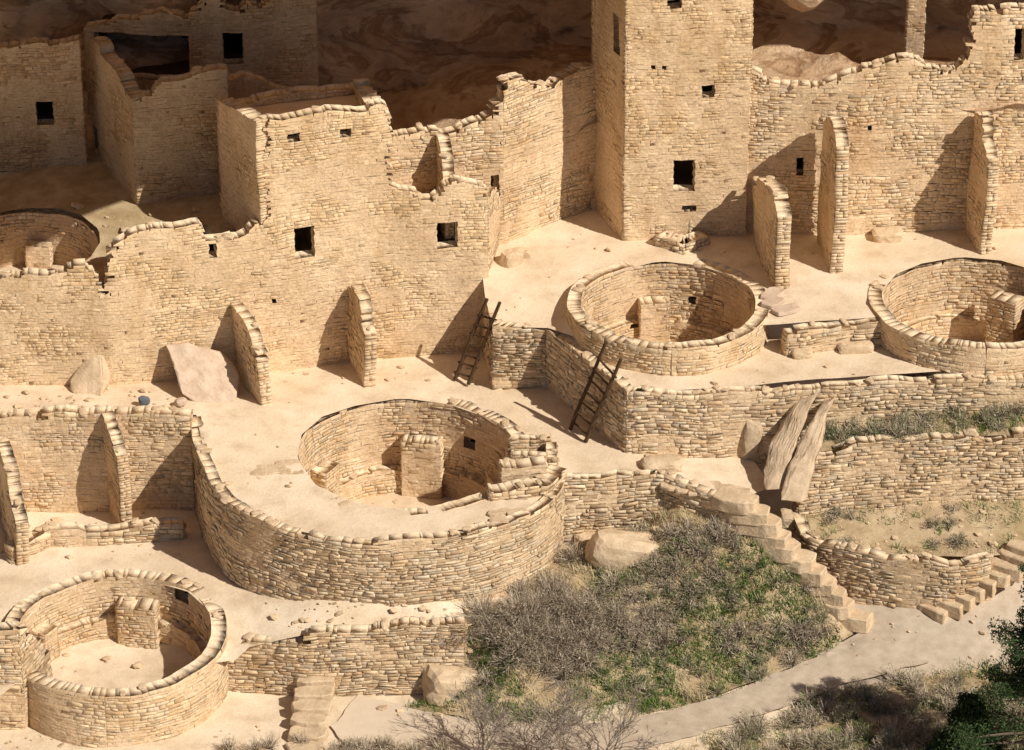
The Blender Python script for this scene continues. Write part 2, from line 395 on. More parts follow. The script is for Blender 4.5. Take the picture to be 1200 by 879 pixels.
# ================================================================== BASE GROUND
def big_ground():
    xs=np.concatenate([np.linspace(-600,-24,14),np.linspace(-20,20,90),np.linspace(24,600,14)])
    ys=np.concatenate([np.linspace(-500,-26,14),np.linspace(-22,-8,40),np.linspace(-6,40,12),np.linspace(60,500,6)])
    V=[];T=[]
    for y in ys:
        for x in xs: V.append((x,y,.04*noise.noise(Vector((x*.5,y*.5,0)))+(0 if y>-22 else -.3*(-22-y)**.9*.5)))
    nx=len(xs)
    for j in range(len(ys)-1):
        for i in range(nx-1):
            a=j*nx+i; T.append((a,a+1,a+nx+1)); T.append((a,a+nx+1,a+nx))
    me=bpy.data.meshes.new("ground"); me.from_pydata(V,[],T); me.materials.append(M_DUST)
    me.polygons.foreach_set("use_smooth",[True]*len(me.polygons))
    ob=link(bpy.data.objects.new("ground",me)); SHEETS["ground"]=(BVHTree.FromPolygons(V,T),V,T)
big_ground()
# ================================================================== CLIFF
def edge_y(x): return float(np.interp(x,[-60,-20,-2,.8,4,6,8,10.7,13,15,18.5,21,60],[-9,-8,-7,-4.6,-3.6,-3.0,-1.4,.9,1.4,2.6,2.6,1.2,-4]))
def cliff():
    xs=np.linspace(-60,60,320); V=[];Q=[]; nt_=110
    for x in xs:
        e=edge_y(x)
        back=11.6+1.2*math.sin(x*.18+1)-.2*min(1,max(0,(x-6)/3))
        prof=[(back-3,6.0),(back-1,8.5),(back-.2,11),(back+.2,14.5),(back-1,18.5),(back-4,21),(e+4,22.4),(e+.6,22.6),(e,22.9),(e-.2,25),(e+.5,32),(e+2,40),(e+8,46),(e+60,48)]
        ts=np.linspace(0,len(prof)-1,nt_)
        py=np.interp(ts,range(len(prof)),[p[0] for p in prof]); pz=np.interp(ts,range(len(prof)),[p[1] for p in prof])
        win=max(0,min(1,(x-5.5)/1.2))*max(0,min(1,(11.2-x)/.8))
        for k in range(nt_):
            zz=pz[k]+x*.45
            q=Vector((x*.35,py[k]*.35,pz[k]*.6)); dy=.9*noise.noise(q)+.4*noise.noise(q*3)+.5*noise.noise(Vector((x*.15,zz*1.3,0)))+.35*abs(noise.noise(Vector((x*.2,zz*3.1,4))))+.15*noise.noise(q*9)
            amp=1 if ts[k]<6 or ts[k]>8.5 else .25
            bulge=2.6*win*max(0,min(1,(pz[k]-12.5-.25*math.sin(x*2))/.5))*(1 if pz[k]<17 else 0)
            V.append((x,py[k]-dy*amp-bulge,pz[k]+.3*noise.noise(q*1.7)*amp))
    for i in range(len(xs)-1):
        for k in range(nt_-1):
            a=i*nt_+k; Q.append((a,a+1,a+nt_+1,a+nt_))
    me=bpy.data.meshes.new("cliff_alcove"); me.from_pydata(V,[],Q); me.materials.append(M_CLIFF)
    me.polygons.foreach_set("use_smooth",[True]*len(me.polygons))
    link(bpy.data.objects.new("cliff_alcove",me))
cliff()
# ================================================================== WALL LINES
F1=[S(-80,452,4.7),S(130,452,4.7),S(280,440,4.5),S(310,437,4.45),S(455,420,4.4),S(572,411,4.4)]
P310=F1[3];P455=F1[4];P572=F1[5]
WL=[S(-60,604,1.8),S(100,600,1.8),S(228,598,1.9)]
def at(u,v,zt,zb): p=S(u,v,zt); p.z=zb; return p
CW=[at(222,487,4.7,1.8),at(236,545,4.5,1.9),at(262,585,4.4,1.9),at(300,610,4.35,2.0),at(360,628,4.35,2.3),at(440,636,4.35,2.5),at(540,629,4.35,2.4),at(605,612,4.35,2.1),at(646,588,4.35,2.0),at(660,566,4.35,2.0)]
CWtop=[4.75,4.55,4.4,4.35,4.35,4.35,4.35,4.35,4.35,4.35]
SW=[at(652,563,4.35,1.9),at(778,556,4.35,2.7),at(858,592,4.0,2.9)]
RW=[S(566,408,4.4),S(577,457,4.35),S(640,455,4.35),S(733,531,4.25),S(800,537,4.05),S(880,538,3.9),S(960,520,4.3),S(1100,484,5.1),S(1260,478,5.1)]
RWtop=[6.7,6.47,6.42,6.2,6.14,6.13,6.13,6.17,6.2]
LOW=[S(266,806,.1),S(360,812,.15),S(545,806,.15)]
K1=S(783,353,7.0); K1r=2.6
K2=S(1143,352,7.0); K2r=2.7
K3=S(476,532,4.3); K3r=3.1
K4=Vector((-10.95,-9.0,1.6)); K4r=2.65
K5=S(28,287,8.0); K5r=2.2
# ================================================================== GROUND SHEETS
cwt=[Vector((p.x,p.y,z)) for p,z in zip(catmull(CW,3),np.interp(np.arange(28)/3,range(10),CWtop))]
cwb=[Vector((p.x,p.y,p.z)) for p in catmull(CW,3)]
dz=lambda L,d:[Vector((p.x,p.y,p.z+d)) for p in L]
T2=[S(-80,484,4.85),S(100,486,4.8)]+dz(off(cwt,.2),-.04)+dz(off([S(664,563,4.3),S(776,557,4.3),S(858,590,3.97)],.15),-.02)+[S(905,570,3.9)]+ \
   list(reversed(off([S(566,408,4.4),S(577,457,4.35),S(640,455,4.35),S(733,531,4.25),S(800,537,4.05),S(880,538,3.95)],.2)))+list(reversed(off(F1,.25)))
sheet("terrace_ground",T2,M_DUST,[(K3.x,K3.y,K3r+.05)],step=.3,amp=.02)
L1=[*off(WL,.25)]+off(cwb[2:],.25)+[S(600,700,2.2)]+[S(548,737,1.96)]+[S(360,745,1.86),S(292,758,1.6),S(276,774,1.4)]+ \
   [Vector((K4.x+(K4r+.3)*math.cos(a),K4.y+(K4r+.3)*math.sin(a),1.5)) for a in (math.radians(d) for d in(-25,-45,-65,-90,-115,-140))]+[Vector((-14.0,-12.2,1.5)),Vector((-19,-12.2,1.6))]
sheet("courtyard_ground",L1,M_DUST,[(K4.x,K4.y,K4r+.05)],step=.3,amp=.04)
arc=lambda K,r,ds,z:[Vector((K.x+r*math.cos(math.radians(d)),K.y+r*math.sin(math.radians(d)),z)) for d in ds]
T4=[Vector((p.x,p.y,p.z)) for p in off([S(560,380,6.6),S(577,383,6.45),S(640,388,6.4),S(668,396,6.5)],.15)][1:]+ \
   arc(K1,K1r+.25,(-155,-130,-105,-80,-55,-30),6.93)+[S(938,378,6.95),S(1030,372,6.95)]+arc(K2,K2r+.25,(-155,-130,-105,-80,-60),6.93)+\
   [Vector((17.5,-1.2,6.95)),Vector((17.5,5.6,7.1)),Vector((8,5.5,7.05)),Vector((3,7.2,7.05)),Vector((-.5,5.6,7.0)),Vector((-.9,3.2,6.9)),Vector((-.8,1.8,6.7))]
sheet("plaza_ground",T4,M_DUST,[(K1.x,K1.y,K1r+.05),(K2.x,K2.y,K2r+.05)],step=.3,amp=.02)
T3=off([S(650,395,6.25),S(733,462,6.14),S(800,460,6.12),S(880,455,6.12),S(960,447,6.12),S(1100,438,6.16),S(1260,434,6.19)],.15)+[S(1260,395,6.12),S(935,395,6.1),S(675,395,6.2)]
sheet("walkway_ground",T3,M_DUST,[(K1.x,K1.y,K1r+.15),(K2.x,K2.y,K2r+.15)],step=.3,amp=.012)
UF=off([Vector((p.x,p.y,8)) for p in F1[:4]],.3)+[Vector((P310.x-.6,P310.y+2,8.6)),Vector((P455.x,4.8,9.0)),Vector((P455.x,8.6,9.0)),Vector((-8,12.5,9)),Vector((-22,12.5,8.2))]
sheet("alcove_floor",UF,M_SOIL,[(K5.x,K5.y,K5r+.05)],step=.35,amp=.03)
sheet("alcove_floor",[Vector(p) for p in((-3.6,4.7,9),(0,5.4,9.5),(3.2,7.2,10),(7,5.4,11.2),(20,5.4,11.2),(20,13.5,11.4),(6,13.5,11.4),(-3.6,13.5,9.2),(-8,13,9.0))],M_CLIFF,step=.4,amp=.2,fs=.6)
sheet("roof_terrace",[Vector((P455.x-.2,P455.y+.2,8.9)),Vector((P572.x-.3,P572.y+.2,8.7)),Vector((P572.x+.1,4.9,8.7)),Vector((P455.x-.2,4.6,8.9))],M_DUST,step=.3,amp=.03)
B1=off([S(940,538,4.55),S(1000,528,4.7),S(1100,520,4.85),S(1260,512,4.9)],.2)+[S(1260,470,5.15),S(1100,472,5.15),S(960,500,4.7)]
sheet("planted_bank",B1,M_SOIL,step=.25,amp=.06)
B2=[S(925,608,2.7),S(955,632,2.5),S(1040,650,2.4),S(1150,652,2.4),S(1260,640,2.5),S(1260,572,2.9),S(1100,578,2.85),S(930,588,2.8)]
sheet("planted_bank",B2,M_SOIL,step=.25,amp=.06)
R0=[S(915,660,1.5),S(1000,650,1.6),S(1260,640,1.7),S(1260,735,.5),S(1260,830,-.05),S(1100,830,-.05),S(1000,810,.0),S(955,768,.2),S(1005,742,.5)]
sheet("lower_ground",R0,M_PATH,step=.3,amp=.04)
S1=[S(535,738,2.0),S(600,700,2.2),S(630,672,2.3),S(665,640,2.3),S(720,630,2.5),S(778,600,3.2),S(800,592,3.5),S(856,600,3.4),S(890,625,3.0),S(930,668,2.0),S(1000,745,.4),S(955,768,.22),S(850,815,.05),S(720,848,-.05),S(560,850,-.05),S(480,832,-.05),S(546,812,.0),S(546,806,.15)]
sheet("brush_slope",S1,M_SOIL,step=.22,amp=.12,fs=.7)
PT=[S(1010,745,.42),S(960,768,.30),S(850,815,.12),S(720,845,.06),S(600,850,.06),S(500,835,.06),S(420,812,.06),S(390,850,.06),S(420,900,.06),S(700,890,.06),S(790,868,.06),S(900,835,.10),S(1000,798,.20),S(1090,775,.35)]
sheet("footpath",PT,M_PATH,step=.3,amp=.012,rag=.12)
VG=[S(790,878,-.02),S(900,842,-.02),S(1000,806,.06),S(1100,786,.16),S(1280,764,.34),S(1300,940,.4),S(700,940,.02)]
sheet("foreground_verge",VG,M_SOIL,step=.3,amp=.06,rag=.25)
# ================================================================== WALLS
FINE=dict(ch=(.075,.115),cl=(.14,.34),relief=.009,joint=.006,plaster=.22)
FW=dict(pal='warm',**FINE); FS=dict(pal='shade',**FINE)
MED=dict(ch=(.08,.13),cl=(.14,.40),relief=.015,joint=.007,pal='tan',plaster=.03)
ROUGH=dict(ch=(.075,.135),cl=(.14,.48),relief=.024,joint=.008,pal='rough',split=.15,plaster=-.12)
house=empty("pueblo_house")
masonry("front_wall",F1,top=[(-80,330),(0,328),(60,318),(95,312),(108,326),(120,350),(124,352),(130,300),(148,278),(175,270),(200,268),(236,262),(239,284),(262,282),(285,276),(296,260),(309,258),(311,138),(380,137),(382,133),(430,132),(434,127),(450,125),(454,126),(456,224),(480,226),(497,238),(505,234),(512,226),(528,212),(562,216),(570,236),(590,260)],
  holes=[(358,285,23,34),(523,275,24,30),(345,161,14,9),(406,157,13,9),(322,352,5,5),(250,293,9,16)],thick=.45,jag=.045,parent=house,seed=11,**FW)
masonry("side_wall",[Vector((P310.x-1.25,P310.y+2.3,7.6)),Vector((P310.x+.0,P310.y+.02,7.6))],top=[(0,117),(1,139)],tmode='i',parent=house,seed=12,jag=.04,**FW)
masonry("right_wall",[Vector((P455.x-.02,P455.y+.45,7.6)),Vector((P455.x-.5,P455.y+2.4,7.6))],topz=12.4,parent=house,seed=13,**FW)
masonry("back_wall",[Vector((P310.x-1.2,P310.y+2.4,7.6)),Vector((P455.x-.5,P455.y+2.6,7.6))],topz=12.1,parent=house,seed=14,**FW)
sheet("roof",[Vector((P310.x-.1,P310.y+.3,12.0)),Vector((P455.x-.3,P455.y+.3,12.0)),Vector((P455.x-.7,P455.y+2.5,11.9)),Vector((P310.x-1,P310.y+2.4,11.9))],M_DUST,parent=house)
masonry("corner_wall",[Vector((P572.x-.02,P572.y+.05,4.4)),Vector((P572.x+.35,4.7,4.4))],top=[(0,238),(.5,225),(1,232)],tmode='i',parent=house,seed=15,jag=.12,**MED)
F2=[S(455,294,7),S(590,285,7),S(650,262,7),S(704,243,7)]
masonry("upper_room_wall",F2,top=[(450,162),(470,158),(500,155),(505,150),(520,158),(548,150),(560,147),(576,143),(580,128),(590,124),(592,100),(612,96),(650,97),(655,88),(700,80)],
   holes=[(580,222,10,30)],jag=.08,seed=16,**MED)
a=S(512,292,7)
masonry("buttress_wall",[Vector((a.x,a.y,8)),Vector((a.x+.25,a.y-1.1,8))],top=[(0,150),(.5,168),(.9,205),(1,212)],tmode='i',thick=.35,seed=17,jag=.1,**MED)
tw=empty("square_tower"); ta=S(730,283,7); tb=S(873,277,7); tc=S(694,243,7)
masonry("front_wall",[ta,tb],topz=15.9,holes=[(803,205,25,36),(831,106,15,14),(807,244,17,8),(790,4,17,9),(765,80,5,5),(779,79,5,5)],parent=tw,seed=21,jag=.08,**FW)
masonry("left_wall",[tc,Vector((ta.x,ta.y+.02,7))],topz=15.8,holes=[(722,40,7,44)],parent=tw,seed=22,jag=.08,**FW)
masonry("right_wall",[Vector((tb.x,tb.y+.45,9)),Vector((tb.x-.3,tb.y+2.6,9))],topz=15.8,parent=tw,seed=23,**FW)
masonry("back_wall",[Vector((tc.x,tc.y+.1,9)),Vector((tb.x-.3,tb.y+2.6,9))],topz=15.8,parent=tw,seed=24,**FW)
F3=[Vector((tb.x-.1,tb.y+.25,7)),S(1000,278,7),S(1140,272,7),S(1260,268,7)]
masonry("great_wall",F3,top=[(860,70),(872,74),(880,84),(905,93),(950,97),(985,92),(1008,90),(1012,80),(1068,74),(1090,82),(1120,78),(1136,62),(1138,8),(1165,6),(1170,14),(1200,14),(1260,20)],
   holes=[(858,178,9,9),(937,194,8,20),(1195,50,12,34),(1020,150,5,5)],jag=.09,seed=25,**MED)
def butt(b,f,tops,thick=.34,seed=1,st=MED,name="buttress_wall",jag=.08):
    return masonry(name,[b,f],top=tops,tmode='i',thick=thick,seed=seed,jag=jag,**st)
butt(S(882,288,7),S(908,338,7),[(0,206),(.3,215),(.7,222),(1,250)],.42,31)
butt(S(958,284,7),S(974,320,7),[(0,134),(.6,140),(1,170)],.38,32)
butt(S(1132,276,7),S(1150,300,7),[(0,130),(.5,135),(.55,170),(.9,180),(1,235)],.34,33)
butt(S(276,442,4.5),S(305,478,4.5),[(0,350),(.5,380),(.9,415),(1,440)],.34,34)
butt(S(410,426,4.4),S(428,454,4.4),[(0,338),(.6,345),(1,395)],.36,35)
butt(S(127,600,1.8),S(142,622,1.8),[(0,489),(.5,500),(1,535)],.34,36)
butt(S(0,602,1.8),S(20,660,1.8),[(0,510),(.6,550),(1,615)],.36,37)
masonry("retaining_wall",WL,top=[(-60,492),(0,490),(60,484),(128,482),(180,484),(228,488)],jag=.04,seed=41,**MED)
masonry("retaining_wall",[S(15,655,1.9),S(60,640,1.9),S(215,628,2.0)],topz=[2.3,2.35,2.4],thick=.4,jag=.05,seed=42,**ROUGH)
masonry("retaining_wall",CW,topz=[z+.04 for z in CWtop],smooth=True,thick=.32,jag=.03,seed=43,**ROUGH)
masonry("retaining_wall",SW,topz=[4.36,4.33,4.0],thick=.32,jag=.03,seed=44,**ROUGH)
masonry("retaining_wall",RW,topz=RWtop,thick=.32,jag=.025,seed=45,**ROUGH)
masonry("retaining_wall",LOW,top=[(266,760),(285,755),(358,753),(361,742),(450,738),(545,733)],thick=.4,jag=.045,seed=46,**ROUGH)
masonry("retaining_wall",[S(-40,852,.1),S(30,852,.1),S(62,820,.1)],top=[(0,750),(1,738),(1.5,745),(2,770)],tmode='i',thick=.4,jag=.06,seed=47,**ROUGH)
masonry("retaining_wall",[at(938,538,4.6,2.6),at(1000,526,4.75,2.6),at(1100,518,4.9,2.6),at(1260,510,4.95,2.6)],topz=[4.65,4.78,4.93,4.98],thick=.4,jag=.06,seed=48,**ROUGH)
masonry("retaining_wall",[at(928,606,2.8,1.2),at(955,634,2.6,1.0),at(1040,655,2.5,.6),at(1110,662,2.5,.6),at(1162,655,2.5,1.0)],topz=[2.8,2.6,2.5,2.5,2.55],smooth=True,thick=.35,jag=.04,seed=49,**ROUGH)
masonry("retaining_wall",[S(922,418,6.1),S(985,410,6.1),S(1046,405,6.1)],topz=[6.95,6.98,6.95],thick=.4,jag=.05,seed=50,**ROUGH)
rm=empty("ruined_room"); ca=S(162,252,8)
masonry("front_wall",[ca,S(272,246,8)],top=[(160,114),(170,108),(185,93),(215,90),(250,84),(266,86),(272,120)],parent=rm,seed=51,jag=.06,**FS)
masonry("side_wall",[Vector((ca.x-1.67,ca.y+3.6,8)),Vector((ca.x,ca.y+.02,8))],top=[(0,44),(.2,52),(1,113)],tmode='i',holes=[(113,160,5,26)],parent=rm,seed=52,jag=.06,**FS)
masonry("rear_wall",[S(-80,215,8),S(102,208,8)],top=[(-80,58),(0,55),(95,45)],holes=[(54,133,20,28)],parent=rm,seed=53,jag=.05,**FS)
r2=empty("ruined_room")
b0=S(285,150,9)
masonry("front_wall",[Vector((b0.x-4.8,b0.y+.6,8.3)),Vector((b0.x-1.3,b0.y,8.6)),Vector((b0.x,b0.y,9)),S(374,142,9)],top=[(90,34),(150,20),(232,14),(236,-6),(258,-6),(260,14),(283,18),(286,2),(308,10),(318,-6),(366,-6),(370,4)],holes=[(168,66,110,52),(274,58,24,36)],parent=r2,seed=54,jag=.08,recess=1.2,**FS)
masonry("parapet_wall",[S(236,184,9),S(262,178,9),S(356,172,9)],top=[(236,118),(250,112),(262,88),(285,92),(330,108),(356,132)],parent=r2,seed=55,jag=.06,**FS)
r3=empty("ruined_room")
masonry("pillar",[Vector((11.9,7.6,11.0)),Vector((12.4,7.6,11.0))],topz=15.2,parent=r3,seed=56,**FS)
# ================================================================== KIVAS
def kiva(c,r,zr,zf,seed,thick=.4,bench=.75,pil=(),st=MED,topf=None,name="kiva",niches=()):
    e=empty(name)
    m=64; pts=[Vector((c.x+r*math.cos(a),c.y+r*math.sin(a),zf)) for a in (-math.pi/2-2*math.pi*k/m for k in range(m+1))]
    masonry("ring_wall",pts,topz=(topf or zr),closed=True,thick=thick,jag=.015,parent=e,seed=seed,holes=niches,hy=c.y,recess=.3,chips=1.0,ruin=.01,**st)
    disc=[Vector((c.x+(r+.05)*math.cos(2*math.pi*k/24),c.y+(r+.05)*math.sin(2*math.pi*k/24),zf)) for k in range(24)]
    sheet("floor",disc,M_DUST,step=.25,amp=.06,parent=e)
    if bench:
        rb=r-.26; pts=[Vector((c.x+rb*math.cos(a),c.y+rb*math.sin(a),zf)) for a in (-math.pi/2-2*math.pi*k/m for k in range(m+1))]
        masonry("bench",pts,topz=zf+bench,closed=True,thick=.3,jag=.03,parent=e,seed=seed+1,chips=.4,**st)
    for (ang,wd,dp,zt,rr) in pil:
        a=math.radians(ang); ctr=Vector((c.x+rr*math.cos(a),c.y+rr*math.sin(a),zf)); tdir=Vector((math.sin(a),-math.cos(a),0))
        fr=ctr-Vector((math.cos(a),math.sin(a),0))*dp/2
        masonry("pilaster",[fr-tdir*wd/2,fr+tdir*wd/2],topz=zt,thick=dp,jag=.02,parent=e,seed=seed+int(ang)+200,**MED)
    R_=random.Random(seed); it=[]
    for i in range(26):
        a=R_.uniform(0,6.28); q=(r-.4)*R_.random()**.3; s_=R_.uniform(.03,.11)
        it.append((Vector((c.x+q*math.cos(a),c.y+q*math.sin(a),zf+s_*.3)),(s_*1.5,s_,s_*.6),(R_.uniform(0,20),0,R_.uniform(0,180)),5,R_.random()*40))
    rocks("fallen_stones",it,M_ROCK,e,sub=1)
    return e
def kt(K,zb,zf_): return lambda x,y: float(np.interp(y,[K.y-1.2,K.y+.2],[zf_,zb]))
kiva(K1,K1r,7.02,4.4,61,topf=kt(K1,6.96,7.03),pil=((98,.85,.5,5.9,2.3),(172,.6,.5,5.7,2.35)),niches=((812,352,9,9),))
kiva(K2,K2r,7.02,4.4,65,topf=kt(K2,6.96,7.03),pil=((55,.9,.6,6.3,2.0),(172,.6,.5,5.7,2.4)))
kiva(K3,K3r,4.33,1.45,71,pil=((82,1.15,.5,3.25,2.75),(150,.75,.5,3.1,2.8),(20,.6,.5,2.9,2.85)),niches=((552,520,13,13),))
def k4t(x,y): return float(np.interp(y,[K4.y-K4r,K4.y-1,K4.y+.6,K4.y+1.2],[1.6,1.7,1.9,1.93]))
kiva(K4,K4r,2,.08,81,thick=.42,topf=k4t,bench=.6,pil=((80,1.1,.6,1.3,2.3),(150,.6,.5,1.1,2.45)),niches=((212,700,14,14),))
kiva(K5,K5r,8.0,6.3,91,bench=0,pil=((85,.7,.4,7.1,1.9),))
# ================================================================== LADDERS
def tube(bm,a,b,r0,r1,n=8,wob=0):
    a=Vector(a);b=Vector(b); d=(b-a).normalized(); x=d.orthogonal().normalized(); y=d.cross(x); k=6; rings=[]
    for j in range(k+1):
        t=j/k; c=a.lerp(b,t)+(x*noise.noise(a+Vector((t*3,0,0)))+y*noise.noise(a+Vector((0,t*3,5))))*wob; r=r0+(r1-r0)*t
        rings.append([bm.verts.new(c+(x*math.cos(2*math.pi*i/n)+y*math.sin(2*math.pi*i/n))*r) for i in range(n)])
    for j in range(k):
        for i in range(n): bm.faces.new((rings[j][i],rings[j][(i+1)%n],rings[j+1][(i+1)%n],rings[j+1][i]))
    bm.faces.new(rings[0]); bm.faces.new(rings[-1])
def ladder(bl,br,tl,tr,nr_=7):
    bm=bmesh.new(); tube(bm,bl,tl,.06,.05,wob=.05); tube(bm,br,tr,.06,.05,wob=.05)
    for i in range(nr_):
        t=.08+.72*i/(nr_-1)+random.uniform(-.01,.01); a=Vector(bl).lerp(Vector(tl),t); b=Vector(br).lerp(Vector(tr),t); d=(b-a).normalized()*.1
        tube(bm,a-d*random.uniform(.6,1.3),b+d*random.uniform(.6,1.3),.036,.032,wob=.02)
    me=bpy.data.meshes.new("wooden_ladder"); bm.to_mesh(me); bm.free(); me.materials.append(M_WOOD); link(bpy.data.objects.new("wooden_ladder",me))
ladder(S(533,445,4.42),S(549,450,4.42),tp(571,350,.75),tp(586,354,.35))
ladder(S(669,503,4.3),S(686,517,4.3),tp(711,400,-2.5),tp(728,420,-3.15))
# ================================================================== BOULDERS, SLABS, STEPS
def rk(name,u,v,z,dm,rot=(0,0,0),p=3.5,sd=1,mat=M_ROCK,sub=3,lift=.5):
    c=S(u,v,z); c.z+=dm[2]*lift; return rocks(name,[(c,dm,rot,p,sd)],mat,sub=sub)
def blk(name,pf,th,mat,amp=.03,rounds=2):
    P=[tp(*q) for q in pf]; hull(name,[P+[p+Vector(th) for p in P]],mat,amp,rounds=rounds)
blk("fallen_slab",[(194,403,.1),(222,402,.15),(258,412,.2),(281,440,-.2),(272,474,-1.0),(238,480,-1.2),(214,462,-1.0),(205,432,-.5)],(.05,.22,-.12),M_SLAB,.045,3)
blk("boulder",[(118,402,.1),(80,445,-.3),(84,462,-.6),(120,466,-.75),(129,440,-.3),(124,415,.0)],(0,.6,-.1),M_ROCK,.05)
rk("boulder",528,812,.1,(.75,.55,.55),(0,10,20),4,8,M_ROCK,lift=.5)
rk("boulder",735,655,2.3,(1.1,.5,.55),(0,10,10),4,9,M_ROCK,lift=.4)
rk("boulder",690,640,2.2,(.4,.3,.25),(0,10,40),4,19,M_ROCK)
rk("boulder",775,548,4.2,(.6,.35,.2),(0,0,5),4,10,M_ROCK)
rk("boulder",880,532,4.0,(.28,.28,.7),(0,6,0),4,12,M_ROUGHSLAB,lift=.7)
blk("standing_slab",[(957,460,-2.9),(936,468,-3.0),(903,520,-3.9),(894,552,-4.6),(898,574,-5.3),(914,575,-5.3),(934,520,-4.2)],(.10,.35,0),M_ROUGHSLAB,.07,3)
blk("standing_slab",[(972,470,-3.3),(960,476,-3.4),(932,530,-4.5),(920,556,-4.9),(914,588,-5.8),(938,590,-5.8),(952,540,-4.7)],(.18,.4,0),M_ROUGHSLAB,.07,3)
rk("boulder",925,612,2.5,(.3,.3,.25),(0,0,0),4,15,M_ROCK)
rk("dark_stone",169,472,4.85,(.17,.13,.14),(0,0,0),2.4,16,M_DARKROCK)
rk("boulder",212,473,4.8,(.18,.14,.12),(0,0,30),3,17,M_SLAB)
sets=[]
for i in range(11):
    t=i/10; p=S(862+t*126,584+t*136,4.05-t*3.25); sets.append(slabpts(p+Vector((random.uniform(-.06,.06),0,-.1)),random.uniform(.6,.78),.34,.22,-22+random.uniform(-6,6),20+i))
for i in range(5): 
    t=i/4; sets.append(slabpts(S(795+t*62,566+t*13,4.02),.55,.33,.06,random.uniform(-12,12),50+i))
hull("stone_staircase",sets,M_ROCK,.03,bev=.03,maxe=.2)
ct=[]
for i in range(10):
    t=i/9; p=S(838+t*132,606+t*130,3.3-t*2.9); ct.append((p,(random.uniform(.15,.3),.2,.2),(0,0,random.uniform(0,90)),4,70+i))
rocks("stair_kerb_stones",ct,M_ROCK,sub=2)
sets=[]
for i in range(9):
    t=i/8; p=S(1205-t*112,652+t*68,2.35-t*1.5); p.z+=.1; sets.append(slabpts(p,random.uniform(.5,.66),.25,.2,-38+random.uniform(-6,6),90+i))
hull("stone_staircase",sets,M_ROCK,.03,bev=.03,maxe=.2)
sets=[]
for i in range(6):
    t=i/5; p=S(372-t*14,815+t*62,.06); p.z=.05+.1*(5-i); sets.append(slabpts(p,.52,.27,.12,random.uniform(-6,6),110+i))
hull("stone_staircase",sets,M_ROCK,.03,bev=.03,maxe=.2)
sets=[slabpts(S(905+random.uniform(-8,18),345+i*9,7.02),random.uniform(.35,.5),.25,.06,random.uniform(20,60),300+i) for i in range(3)]
hull("flagstones",sets,M_SLAB,.02,bev=.02,maxe=.2)
masonry("stone_steps",[S(768,288,7),S(800,298,7),S(830,288,7)],topz=7.3,thick=.5,seed=120,jag=.01,**ROUGH)
masonry("stone_steps",[S(785,274,7),S(808,280,7),S(830,274,7)],topz=7.65,thick=.5,seed=121,jag=.01,**ROUGH)
masonry("stone_steps",[S(796,266,7),S(826,266,7)],topz=7.95,thick=.3,seed=122,jag=.01,**ROUGH)
v=empty("ventilator_shaft")
masonry("wall_a",[S(600,552,4.3),S(640,552,4.3)],topz=4.7,thick=.3,parent=v,seed=130,jag=.05,**ROUGH)
masonry("wall_b",[S(598,530,4.3),S(645,528,4.3)],topz=4.65,thick=.3,parent=v,seed=131,jag=.05,**ROUGH)
masonry("wall_c",[S(640,530,4.3),S(642,552,4.3)],topz=4.7,thick=.3,parent=v,seed=132,jag=.05,**ROUGH)
masonry("stone_steps",[S(575,588,4.3),S(640,582,4.3),S(664,560,4.3)],topz=4.6,thick=.5,seed=133,jag=.03,**ROUGH)
masonry("stone_steps",[S(588,570,4.3),S(640,566,4.3)],topz=4.85,thick=.5,seed=134,jag=.03,**ROUGH)
sets=[slabpts(S(random.uniform(282,342),random.uniform(545,560),4.3)+Vector((0,0,random.uniform(0,.12))),random.uniform(.2,.42),.16,.06,random.uniform(-20,20),170+i) for i in range(12)]
sets+=[slabpts(S(random.uniform(575,612),random.uniform(598,612),4.34),random.uniform(.15,.3),.14,.04,random.uniform(-30,30),190+i) for i in range(7)]
hull("stacked_stones",sets,M_ROCK,.015,bev=.015,maxe=.3)
st=[(S(1040,282,7)+Vector((0,0,.15)),(.45,.3,.22),(0,0,5),6,1),(S(1003,412,6.1)+Vector((0,0,.1)),(.5,.2,.18),(0,0,5),6,2),(S(940,418,6.1)+Vector((0,0,.1)),(.3,.2,.15),(0,0,5),6,5),(S(600,308,6.9),(.35,.25,.4),(0,0,30),4,3),(S(612,300,6.9),(.25,.2,.25),(0,0,0),4,4),(S(692,243,7),(.3,.25,.5),(0,0,0),4,6)]
rocks("loose_blocks",st,M_ROCK,sub=3)
rocks("loose_coping_stones",CHIPS,M_ROCK,sub=2,ns=.8)
st=[]
def scat(n,u0,u1,v0,v1,key,k=1):
    for i in range(n):
        p=on(key,random.uniform(u0,u1),random.uniform(v0,v1))
        if p is None: continue
        s=random.uniform(.012,.05)*random.choice((1,1,1,1,1.8,2.4))*k; st.append((p+Vector((0,0,s*.1)),(s*1.5,s,s*.6),(random.uniform(0,30),random.uniform(0,30),random.uniform(0,180)),5,random.random()*50))
scat(60,0,220,455,484,"terrace_ground",1.1); scat(20,330,560,430,450,"terrace_ground"); scat(40,0,220,600,660,"courtyard_ground",1.1)
scat(80,310,600,700,738,"courtyard_ground"); scat(30,600,1180,275,300,"plaza_ground"); scat(80,550,950,620,830,"brush_slope")
scat(50,960,1200,590,650,"planted_bank.001"); scat(30,960,1200,720,790,"lower_ground"); scat(50,0,430,850,879,"ground"); scat(40,440,1000,800,870,"footpath")
scat(15,700,1180,430,455,"walkway_ground"); scat(12,570,680,300,400,"plaza_ground"); scat(30,460,580,215,235,"roof_terrace",1.3)
scat(15,600,780,470,560,"terrace_ground"); scat(12,230,350,470,600,"terrace_ground"); scat(50,60,300,240,300,"alcove_floor",1.5)
rocks("scattered_rubble",st,M_ROCK,sub=1)
